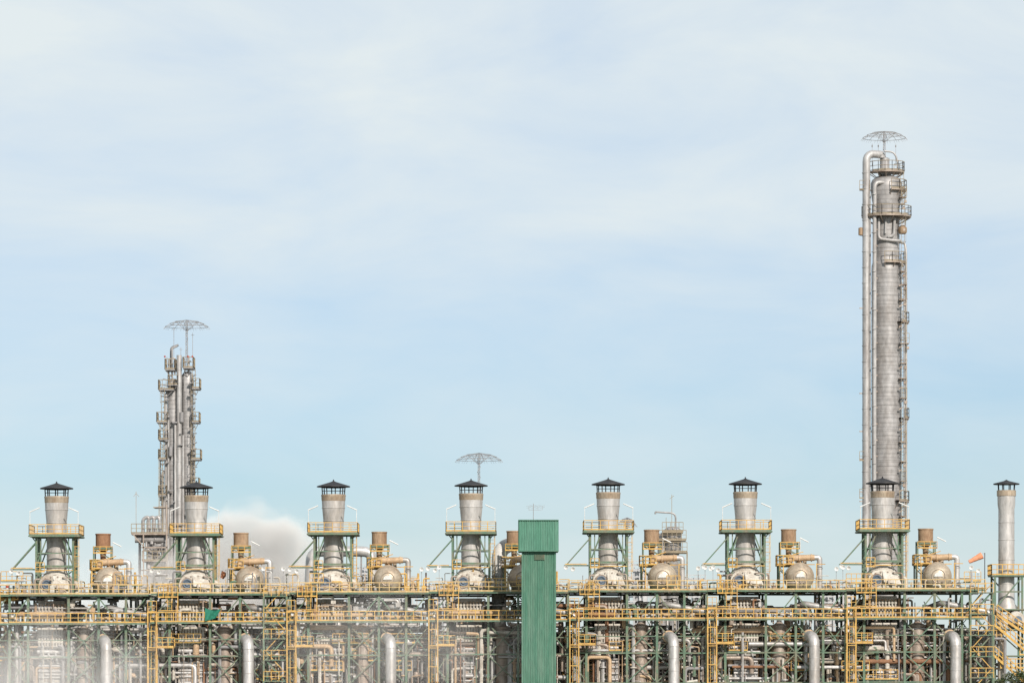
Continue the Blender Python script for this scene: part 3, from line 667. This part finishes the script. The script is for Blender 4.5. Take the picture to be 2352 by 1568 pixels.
for x,z0,z1 in ((447,893,850),(446,970,893),(446,1055,970),(446,1190,1055),(376,970,890),(374,1055,970),(372,1340,1055)): b.ladder(xx(x),-1.2,Z(z0),Z(z1),.35,cage=True,t=.06)
part(r,b,'caged_ladder','brownrail',xf=xf)
b=B(); lightning(b,xx(429),0,Z(750),2.45,.75,Z(848),t=.045)
for q,t in ((400,752),(416,798),(443,765),(384,820)): b.bar((xx(q),-.4,Z(848)),(xx(q),-.4,Z(t)),.05); b.bar((xx(q)-.2,-.4,Z(t+5)),(xx(q)+.2,-.4,Z(t+5)),.04)
b.path([(xx(392),0,Z(848)),(xx(393),0,Z(798)),(xx(410),0,Z(792))],.13)
part(r,b,'lightning_protector','greysteel',xf=xf)
b=B()
for q in (381,434,444): b.tube((xx(q),-1.5,Z(823)),(xx(q),-1.5,Z(819)),.09,seg=8)
part(r,b,'obstruction_light','red',xf=xf)
k,xf=far(90.0); base=350
r=thing('condenser_platform','elevated condenser platform with curved pipes beside columns','process platform',(X(base)*k,90,0))
b=B()
for x in (322,345,366,380): b.path([(xx(x),-.6,.6),(xx(x),-.6,Z(1225))],.16 if x!=345 else .4,seg=10)
for x in (340,352,364): b.path([(xx(x-10),-1,Z(1222)),(xx(x-10),-1,Z(1192)),(xx(x+3),-1,Z(1186)),(xx(x+5),-1,Z(1222))],.2,.5,8)
for i in range(60):
    x=random.uniform(335,388); z=random.uniform(1205,1345); b.path([(xx(x),random.uniform(-1.5,.5),Z(z+25)),(xx(x),-1,Z(z)),(xx(x+random.uniform(-12,12)),-1,Z(z))],random.choice([.08,.14,.2]),seg=8)
b.lathe([(.01,Z(1232)),(.8,Z(1234)),(.8,Z(1262)),(.3,Z(1275)),(.3,.3)],xx(358),0,0,seg=18)
b.tube((xx(312),-1,Z(1238)),(xx(378),-1,Z(1238)),.45)
part(r,b,'condenser_pipe','column',xf=xf)
b=B(); b.box(xx(305),xx(388),-2,2,Z(1229),Z(1226)); b.box(xx(330),xx(388),-2,2,Z(1290),Z(1288)); b.bar((xx(310),-2,Z(1229)),(xx(335),-2,Z(1258)),.12); b.bar((xx(333),-2,Z(1360)),(xx(333),-2,Z(1229)),.15); b.bar((xx(386),-2,.6),(xx(386),-2,Z(1160)),.15)
b.box(xx(355),xx(388),-2,1,Z(1167),Z(1165)); b.bar((xx(316),-2,Z(1227)),(xx(316),-2,Z(1130)),.05); b.bar((xx(310),-2,Z(1142)),(xx(316),-2,Z(1134)),.04); b.bar((xx(323),-2,Z(1142)),(xx(316),-2,Z(1134)),.04)
for p in (1258,1310): b.bar((xx(328),-2,Z(p)),(xx(388),-2,Z(p)),.15)
pf=part(r,b,'platform_frame','brownmetal',xf=xf)
b=B(); b.rail([(xx(305),-2,Z(1226)),(xx(388),-2,Z(1226))],sp=.6); b.rail([(xx(330),-2,Z(1288)),(xx(388),-2,Z(1288))],sp=.6); part(pf,b,'handrail','brownrail',xf=xf)
# ------------------------------------------------------------------ lightning masts
def mast(px,py,y0,R,label,base_):
    global base
    k,xf=far(y0); base=px
    r=thing('lightning_mast',label,'lightning mast',(X(px)*k,y0,0),group='umbrella lightning masts')
    b=B(); lightning(b,0,0,Z(py),R,.8,None,t=.045); part(r,b,'dissipation_umbrella','greysteel',xf=xf)
    b=B()
    for q in ((-.2,-.15),(.2,-.15),(0,.25)): b.bar((q[0],q[1],.3),(q[0]*.5,q[1]*.5,Z(py)+.75),.06)
    zz=1; s_=1
    while zz<Z(py): b.bar((-.18*s_,-.12,zz),(.18*s_,-.12,zz+.6),.045); zz+=.6; s_=-s_
    part(r,b,'lattice_mast','greysteel',xf=xf)
mast(1100,1056,60,2.55,'grey umbrella-shaped lightning mast behind an exhaust stack',0)
mast(1440,1204,200,1.0,'small distant umbrella lightning mast',0)
k,xf=far(150.0); base=1545
r=thing('process_vessel_tower','distant grey vessel tower with stacked platforms and hooked pipe','process tower',(X(base)*k,150,0))
b=B(); b.lathe([(.02,Z(1208)),(.7,Z(1211)),(1.0,Z(1216)),(1.0,Z(1262)),(.7,Z(1275)),(.7,.3)],0,0,0,seg=20); b.lathe([(.02,Z(1222)),(.6,Z(1226)),(.6,Z(1250)),(.3,.5)],xx(1522),0,0,seg=16)
b.path([(xx(1560),0,Z(1260)),(xx(1552),0,Z(1225)),(xx(1552),0,Z(1178)),(xx(1505),0,Z(1175)),(xx(1505),0,Z(1180))],.1,.6,8)
part(r,b,'vessel_shell','column',xf=xf)
b=B()
for p,a,c in ((1240,1510,1575),(1268,1515,1577),(1222,1520,1568)): b.box(xx(a),xx(c),-1.5,1.5,Z(p)-.12,Z(p)); b.rail([(xx(a),-1.5,Z(p)),(xx(c),-1.5,Z(p))],sp=.5,t=.06)
b.bar((xx(1515),-1.4,.5),(xx(1515),-1.4,Z(1268)),.15); b.bar((xx(1577),-1.4,.5),(xx(1577),-1.4,Z(1268)),.15); b.bar((xx(1515),-1.4,Z(1268)),(xx(1577),-1.4,Z(1330)),.1)
b.bar((xx(1543),0,Z(1210)),(xx(1543),0,Z(1135)),.06); b.bar((xx(1538),0,Z(1145)),(xx(1548),0,Z(1138)),.05); b.bar((xx(1530),0,Z(1210)),(xx(1530),0,Z(1188)),.06)
part(r,b,'vessel_platform','brownrail',xf=xf)
r=thing('curved_duct','large pale curved flue duct behind the deck','duct',(X(1146),2.4,0))
b=B(); b.path([(0,0,-.1),(0,0,Z(1258)),(2.2,1.2,Z(1240)),(4.4,6,Z(1240))],.85,2.4,20); part(r,b,'duct_run','white')
b=B()
for z in (1350,1320,1295): b.tube((0,0,Z(z)),(0,0,Z(z+2)),.92,seg=20)
part(r,b,'duct_flange','silver')
r=thing('horizontal_duct','large pale horizontal flue duct behind the stacks','duct',(X(790),14,0))
b=B(); b.path([(-4.6,0,Z(1340)),(-4.4,0,Z(1256)),(2.8,0,Z(1256)),(2.9,0,Z(1340)),(2.9,0,-.1)],.62,1.2,18); part(r,b,'duct_run','silver')
b=B(); b.bar((-2,0,-.1),(-2,0,Z(1268)),.2); b.bar((1.5,0,-.1),(1.5,0,Z(1268)),.2); part(r,b,'duct_support','greysteel')
# ------------------------------------------------------------------ right-end slender stack unit
r=thing('slender_exhaust_stack','slim straight silver exhaust stack with black rain cap','exhaust stack',(X(2307),-2,0))
b=B(); b.lathe([(.02,Z(1103)),(.3,Z(1106)),(1.5,Z(1112)),(1.5,Z(1114.5)),(.02,Z(1111))],seg=16,smooth=False); cp=part(r,b,'rain_cap','dark')
b=B()
for i in range(8):
    a=i*math.tau/8+.2; b.bar((.95*math.cos(a),.95*math.sin(a),Z(1129)),(1.0*math.cos(a),1.0*math.sin(a),Z(1112.5)),.1)
part(cp,b,'cap_post','dark')
b=B(); b.lathe([(.8,Z(1136)),(.8,Z(1127.5)),(1.1,Z(1127.5)),(1.1,Z(1140)),(1.03,Z(1141))],seg=28); part(r,b,'stack_crown','crown')
b=B(); prof=[(1.03,Z(1140.5)),(1.01,Z(1160)),(.92,Z(1172))]
for z in (1200,1240,1285,1340): prof+=[(.92,Z(z)),(.96,Z(z+.5)),(.96,Z(z+1.5)),(.92,Z(z+2))]
prof+=[(.95,Z(1385)),(1.4,Z(1405))]; b.lathe(prof,seg=28); part(r,b,'stack_shaft','stack')
b=B(); z=Z(1322); b.box(-1.9,3,-2,2,z-.15,z); b.box(-1.5,3,-2,2,Z(1402),Z(1399))
for x in (-1.5,1.6):
    for y in (-1.8,1.8): b.bar((x,y,-.1),(x,y,z),.22)
b.bar((-1.5,-1.8,Z(1398)),(1.6,-1.8,Z(1326)),.14); b.bar((-1.5,1.8,Z(1326)),(1.6,1.8,Z(1398)),.14); b.bar((-1.5,-1.8,Z(1360)),(1.6,-1.8,Z(1360)),.16)
for z2 in (1445,1505,1560): b.box(-2,3,-3,2,Z(z2)-.15,Z(z2)); b.bar((-1.5,-1.8,Z(z2)),(1.6,-1.8,Z(z2+55)),.14)
fr=part(r,b,'support_frame','green')
b=B(); b.rail([(-1.9,2,z),(-1.9,-2,z),(3,-2,z)],sp=.6,h=1.2,t=.09); b.rail([(1.2,-3,Z(1505)),(3,-3,Z(1505))],sp=.6,t=.1); b.rail([(-1,-3,Z(1535)),(3,-3,Z(1535))],sp=.6,t=.1); b.rail([(-2,-3.1,Z(1470)),(-.4,-3.1,Z(1470))],sp=.5,t=.09)
def flight(x0,p0_,x1,p1_,y):
    for q in (0,.55,1.1): b.bar((x0,y,Z(p0_)+q),(x1,y,Z(p1_)+q),.26 if q==0 else .1,.1)
    for i in range(8): 
        t=i/7; x=x0+(x1-x0)*t; zz=Z(p0_)+(Z(p1_)-Z(p0_))*t; b.bar((x,y,zz),(x,y,zz+1.1),.08)
flight(-2.2,1428,1.8,1495,-3.3); flight(-1.8,1505,1.8,1568,-3.3); flight(-1.4,1412,2.8,1470,-3.0)
part(fr,b,'handrail','yellow')
b=B(); b.lathe([(.01,-2.2),(.9,-2.1),(1.0,-1.9),(1.0,2)],.9,0,Z(1424),'Y'); b.box(-.8,0,-2,1,Z(1443),Z(1412)); b.path([(-2,-2.3,Z(1395)),(-1,-2.3,Z(1410)),(-.9,-2.3,Z(1560))],.35,.8); b.path([(0.9,-2.6,Z(1430)),(2,-2.6,Z(1438)),(2.6,-2.6,Z(1470))],.3,.8)
part(r,b,'burner_housing','cream')
b=B(); b.lathe([(.01,-2.3),(.4,-2.3),(.45,-2.1)],1.1,0,Z(1424),'Y'); part(r,b,'blower_fan','blue')
def stairs(px,dz,lab):
    r=thing('access_stairs',lab,'stairs',(X(px),-6.9,dz),group='open steel access stairs on the rack')
    b=B()
    for x in (-26,26):
        b.bar((l(x),-.4,-.1),(l(x),-.4,Z(1366)),.2); b.bar((l(x),.8,-.1),(l(x),.8,Z(1366)),.16)
    for i,z in enumerate(range(1366,1700,48)):
        b.bar((l(-26),-.4,Z(z)),(l(26),-.4,Z(z)),.12)
        s_=1 if i%2 else -1; b.bar((l(-22*s_),.2,Z(z)),(l(22*s_),.2,Z(z+48)),.16,.7)
        b.box(l(-26),l(-14) if s_>0 else l(26),-.35,.8,Z(z)-.05,Z(z))
    fr=part(r,b,'stair_flight','green')
    b=B()
    for i,z in enumerate(range(1366,1700,48)):
        b.rail([(l(-26),-.5,Z(z)),(l(26),-.5,Z(z))],sp=.8,t=.07,toe=False)
        s_=1 if i%2 else -1; b.bar((l(-22*s_),-.2,Z(z)+1),(l(22*s_),-.2,Z(z+48)+1),.09)
    part(fr,b,'handrail','yellow')
stairs(2240,.1,'open green steel stairs with yellow rails at rack end')
stairs(640,-.3,'open green steel stairs with yellow rails'); 
r=thing('valve_skid','yellow valve skid with red and white lamp on deck','valve skid',(X(22),-5,-.4))
b=B(); b.box(-1.6,1.2,-.5,1,Z(1374),Z(1366)); b.rail([(-1.8,-.7,Z(1372)),(1.6,-.7,Z(1372))],sp=.6)
for q in (-1.2,-.5,.3,.9): b.box(q,q+.35,-.4,.4,Z(1366),Z(1353))
part(r,b,'valve_body','yellow')
b=B(); b.tube((.3,0,Z(1356)),(.3,0,Z(1344)),.15); part(r,b,'warning_lamp','white')
b=B(); b.tube((.3,0,Z(1344)),(.3,0,Z(1339)),.17); part(r,b,'lamp_head','red')
# ------------------------------------------------------------------ tree top near the right end
r=thing('tree','dark leafy tree beside the rack end','tree',(X(2330)*.93,-34,0))
R=random.Random(21); b=B(); b.path([(0,0,-.1),(.1,.1,3),(-.1,0,5.5),(.1,0,8.2)],.22,.8,8)
tips=[]
for i in range(12):
    a=R.uniform(0,6.28); z0=R.uniform(3,6.8); L=R.uniform(1,2.1); e=Vector((L*math.cos(a),L*math.sin(a),z0+R.uniform(.8,1.8))); b.tube((0,0,z0),e,.09,.03,6); tips.append(e)
tips+=[Vector((.1,0,8.6)),Vector((-.6,.2,8.3)),Vector((.8,0,8.7)),Vector((1.5,0,8.2)),Vector((-1.3,0,7.8))]
part(r,b,'trunk','bark')
b=B()
for t in tips:
    rad=R.uniform(.5,.95)
    for i in range(260):
        d=Vector((R.gauss(0,1),R.gauss(0,1),R.gauss(0,.8))).normalized()*rad*R.random()**.4; c=t+d
        u=Vector((R.uniform(-1,1),R.uniform(-1,1),R.uniform(-1,1))).normalized()*.11; v=u.cross(Vector((R.uniform(-1,1),R.uniform(-1,1),R.uniform(-1,1)))).normalized()*.06
        b.add([c-u,c+v,c+u,c-v],[(0,1,2,3)])
part(r,b,'crown','leaf')
# ------------------------------------------------------------------ windsock
def sock(px,py,L,label,y=1.0,tilt=(-1,-.5)):
    r=thing('windsock',label,'windsock',(X(px),y,0),group='orange windsocks')
    b=B(); b.tube((0,0,Z(1362)),(0,0,Z(py-2)),.05,seg=8); b.bar((0,0,Z(py)),(-.3,0,Z(py)),.05); part(r,b,'pole','greysteel')
    b=B(); d=Vector((tilt[0],0,tilt[1])).normalized(); a=Vector((-.3,0,Z(py)-.2)); c=a+d*L
    n=6
    for i in range(n):
        p=a.lerp(c,i/n); q=a.lerp(c,(i+1)/n); b.tube(p,q,.40-.035*i+.02*(i%2),.40-.035*(i+1)+.015,seg=14)
    part(r,b,'fabric_sock','orange')
sock(2264,1270,1.7,'orange windsock hanging on a thin pole'); sock(520,1308,.8,'small limp orange windsock on the deck',2,(-.5,-1))
f_=None
for i,px in enumerate((610,655,970,1010,1600,1616,1634,1645,1915,1930,2222,2238)):
    if f_ is None:
        f_=thing('floodlight','white horn-shaped floodlight on a thin pole','floodlight',(X(px),-4,-.1),group='white floodlights on the deck')
        b=B(); b.lathe([(0.08,0.2),(0.1,0),(0.26,-0.3),(0.24,-0.32),(0.05,-0.15)],0,0,Z(1306),'Y',seg=12); part(f_,b,'lamp_head','white')
        b=B(); b.bar((0,.1,Z(1306)),(0,.1,Z(1360)),.05); part(f_,b,'pole','greysteel')
    else: clone(f_,(X(px),-4,-.1+random.uniform(-.3,.2)))
r=thing('tarpaulin','green tarpaulin sheet tied to lower deck railing','tarpaulin',(X(495),-7.3,0))
b=B(); n=8; vs=[]
for j in range(n+1):
    for i in range(n+1):
        u=i/n; v=j/n; vs.append((l(-14+u*(38-14*v)),.15*math.sin(u*9+v*4),Z(1398+v*24+6*math.sin(u*3)*(1-v)-(1-u)*(-6)*v)))
b.add(vs,[(j*(n+1)+i,j*(n+1)+i+1,(j+1)*(n+1)+i+1,(j+1)*(n+1)+i) for j in range(n) for i in range(n)],True)
part(r,b,'sheet','teal')
# ------------------------------------------------------------------ distant plant
R=random.Random(11)
def distant(px0,px1,top,y0):
    global base
    k,xf=far(y0); base=(px0+px1)/2
    r=thing('distant_process_unit','haze-coloured distant steel process unit with pipes and platforms','process unit',(X(base)*k,y0,0),group='distant process units')
    b=B()
    x=px0
    while x<px1:
        t=top+R.uniform(-5,18); b.bar((xx(x),0,.3),(xx(x),0,Z(t)),.15); x+=R.uniform(7,16)
    for p in range(int(top)+6,1420,14): b.bar((xx(px0),0,Z(p)),(xx(px1),0,Z(p)),.14)
    b.rail([(xx(px0),-.5,Z(top+20)),(xx(px1),-.5,Z(top+20))],sp=.6)
    for i in range(6):
        c=R.uniform(px0,px1); w=R.uniform(.25,.8); t=top+R.uniform(5,30); b.lathe([(.01,Z(t)),(w*.8,Z(t+2)),(w,Z(t+6)),(w,.5)],xx(c),1,0,seg=14)
    part(r,b,'unit_frame','hazesteel',xf=xf)
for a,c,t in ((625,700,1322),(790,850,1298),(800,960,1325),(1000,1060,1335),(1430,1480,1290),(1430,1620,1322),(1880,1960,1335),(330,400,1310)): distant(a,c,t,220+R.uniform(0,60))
# ------------------------------------------------------------------ steam volumes
def steam(name,label,loc,size,dens,nscale,lo,hi,step=1.5,seed=0,col=(1,1,1),g=-.6,fall=-.55):
    m=bpy.data.materials.new(name+'_material'); m.use_nodes=True; nt=m.node_tree; N=nt.nodes; L=nt.links
    for n in list(N):
        if n.type!='OUTPUT_MATERIAL': N.remove(n)
    out=[n for n in N if n.type=='OUTPUT_MATERIAL'][0]
    pv=N.new('ShaderNodeVolumePrincipled'); pv.inputs['Color'].default_value=(*col,1); pv.inputs['Anisotropy'].default_value=g
    tc=N.new('ShaderNodeTexCoord')
    ln=N.new('ShaderNodeVectorMath'); ln.operation='LENGTH'; L.new(tc.outputs['Object'],ln.inputs[0])
    n=N.new('ShaderNodeTexNoise'); n.inputs['Scale'].default_value=nscale; n.inputs['Detail'].default_value=5; n.noise_dimensions='4D'; n.inputs['W'].default_value=seed
    mp=N.new('ShaderNodeMapping'); mp.inputs['Scale'].default_value=(size[0]/size[2],1,1); L.new(tc.outputs['Object'],mp.inputs[0]); L.new(mp.outputs[0],n.inputs['Vector'])
    sub=N.new('ShaderNodeMath'); sub.operation='MULTIPLY_ADD'; sub.inputs[1].default_value=fall; L.new(ln.outputs['Value'],sub.inputs[0]); L.new(n.outputs['Fac'],sub.inputs[2])
    mr=N.new('ShaderNodeMapRange'); mr.interpolation_type='SMOOTHSTEP'; mr.inputs[1].default_value=lo; mr.inputs[2].default_value=hi; mr.inputs[4].default_value=dens; L.new(sub.outputs[0],mr.inputs[0])
    L.new(mr.outputs[0],pv.inputs['Density']); L.new(pv.outputs[0],out.inputs['Volume'])
    m.cycles.volume_step_rate=step
    b=B(); prof=[(max(.001,math.sin(t)),-math.cos(t)) for t in [i*math.pi/10 for i in range(11)]]; b.lathe(prof,seg=20)
    me=b.mesh(name,m); o=thing(name,label,'steam',loc,kind='stuff',mesh=me); o.scale=size; return o
steam('steam_plume','billowing cream-white steam plume rising behind the stacks',(X(560)*1.16,80,Z(1335)),(18,8,17),.36,2.6,-.09,.06,1.0,3,col=(1,.97,.93),fall=-.85)
steam('steam_plume','billowing cream-white steam plume rising behind the stacks',(X(400)*1.16,84,Z(1350)),(22,7,11),.14,2.2,-.09,.15,1.2,8,col=(1,.97,.93),fall=-.8)
steam('low_steam','thin white steam drifting in front of the rack',(X(120),-24,Z(1570)),(23,6,9.5),.11,1.6,.0,.5,2,5,col=(1,.98,.95))
steam('low_steam','thin white steam drifting in front of the rack',(X(900),-24,Z(1500)),(20,5,8),.045,1.6,.0,.5,2,9,col=(1,.98,.95))
# ------------------------------------------------------------------ world
AZ=22; EL=30
w=bpy.data.worlds.new('World'); scene.world=w; w.use_nodes=True; nt=w.node_tree; N=nt.nodes; L=nt.links
bg=N['Background']; bg.inputs[1].default_value=0.12
sky=N.new('ShaderNodeTexSky'); sky.sky_type='NISHITA'; sky.sun_disc=False; sky.sun_elevation=math.radians(EL); sky.sun_rotation=math.radians(180-AZ); sky.air_density=1; sky.dust_density=0.4; sky.ozone_density=2.0
tc=N.new('ShaderNodeTexCoord'); sp=N.new('ShaderNodeSeparateXYZ'); L.new(tc.outputs['Generated'],sp.inputs[0])
r1=N.new('ShaderNodeValToRGB'); cr=r1.color_ramp
els=[(0.0,.6),(.031,.46),(.05,.28),(.072,.38),(.092,.62),(.115,.82),(.16,.88),(.5,.8),(1,.4)]
cr.elements[0].position=els[0][0]; cr.elements[0].color=(els[0][1],)*3+(1,)
cr.elements[1].position=1; cr.elements[1].color=(.4,.4,.4,1)
for p,v in els[1:-1]:
    e=cr.elements.new(p); e.color=(v,v,v,1)
L.new(sp.outputs['Z'],r1.inputs[0])
mp=N.new('ShaderNodeMapping'); mp.inputs['Scale'].default_value=(14,14,42); mp.inputs['Location'].default_value=(3.3,1.2,.7); L.new(tc.outputs['Generated'],mp.inputs[0])
nz=N.new('ShaderNodeTexNoise'); nz.inputs['Scale'].default_value=1; nz.inputs['Detail'].default_value=7; nz.inputs['Roughness'].default_value=.55; nz.inputs['Distortion'].default_value=.4; L.new(mp.outputs[0],nz.inputs['Vector'])
ma=N.new('ShaderNodeMath'); ma.operation='MULTIPLY_ADD'; ma.inputs[1].default_value=1.0; ma.inputs[2].default_value=-.5; L.new(nz.outputs['Fac'],ma.inputs[0])
ad=N.new('ShaderNodeMath'); ad.operation='ADD'; ad.use_clamp=True; L.new(ma.outputs[0],ad.inputs[0]); L.new(r1.outputs[0],ad.inputs[1])
tint=N.new('ShaderNodeMix'); tint.data_type='RGBA'; tint.blend_type='MULTIPLY'; tint.inputs[0].default_value=1; tint.inputs[7].default_value=(.595,.70,.89,1); L.new(sky.outputs[0],tint.inputs[6])
mx=N.new('ShaderNodeMix'); mx.data_type='RGBA'; L.new(ad.outputs[0],mx.inputs[0]); L.new(tint.outputs[2],mx.inputs[6]); mx.inputs[7].default_value=(6.4,7.0,7.2,1)
L.new(mx.outputs[2],bg.inputs[0])
sl=bpy.data.lights.new('sun','SUN'); sl.energy=4.3; sl.angle=math.radians(.6); sl.color=(1,.93,.85)
so_=bpy.data.objects.new('sun',sl); coll.objects.link(so_)
dv=Vector((math.sin(math.radians(AZ))*math.cos(math.radians(EL)),-math.cos(math.radians(AZ))*math.cos(math.radians(EL)),math.sin(math.radians(EL))))
so_.rotation_euler=dv.to_track_quat('Z','Y').to_euler(); so_.location=(0,-100,200)
# ------------------------------------------------------------------ camera
cd=bpy.data.cameras.new('camera'); cam=bpy.data.objects.new('camera',cd); coll.objects.link(cam)
cam.location=(0,-D,CAMZ); cam.rotation_euler=(math.radians(90),0,0)
cd.sensor_width=36; cd.lens=36*D/117.6; cd.shift_y=(Z(784)-CAMZ)/117.6; cd.clip_end=30000; cd.clip_start=1
if ZOOM:
    f,zx,zy=ZOOM; cd.lens*=f; cd.shift_x=X(zx)/117.6*f; cd.shift_y=(Z(zy)-CAMZ)/117.6*f
scene.camera=cam
scene.view_settings.view_transform='Standard'; scene.view_settings.look='None'; scene.view_settings.exposure=0
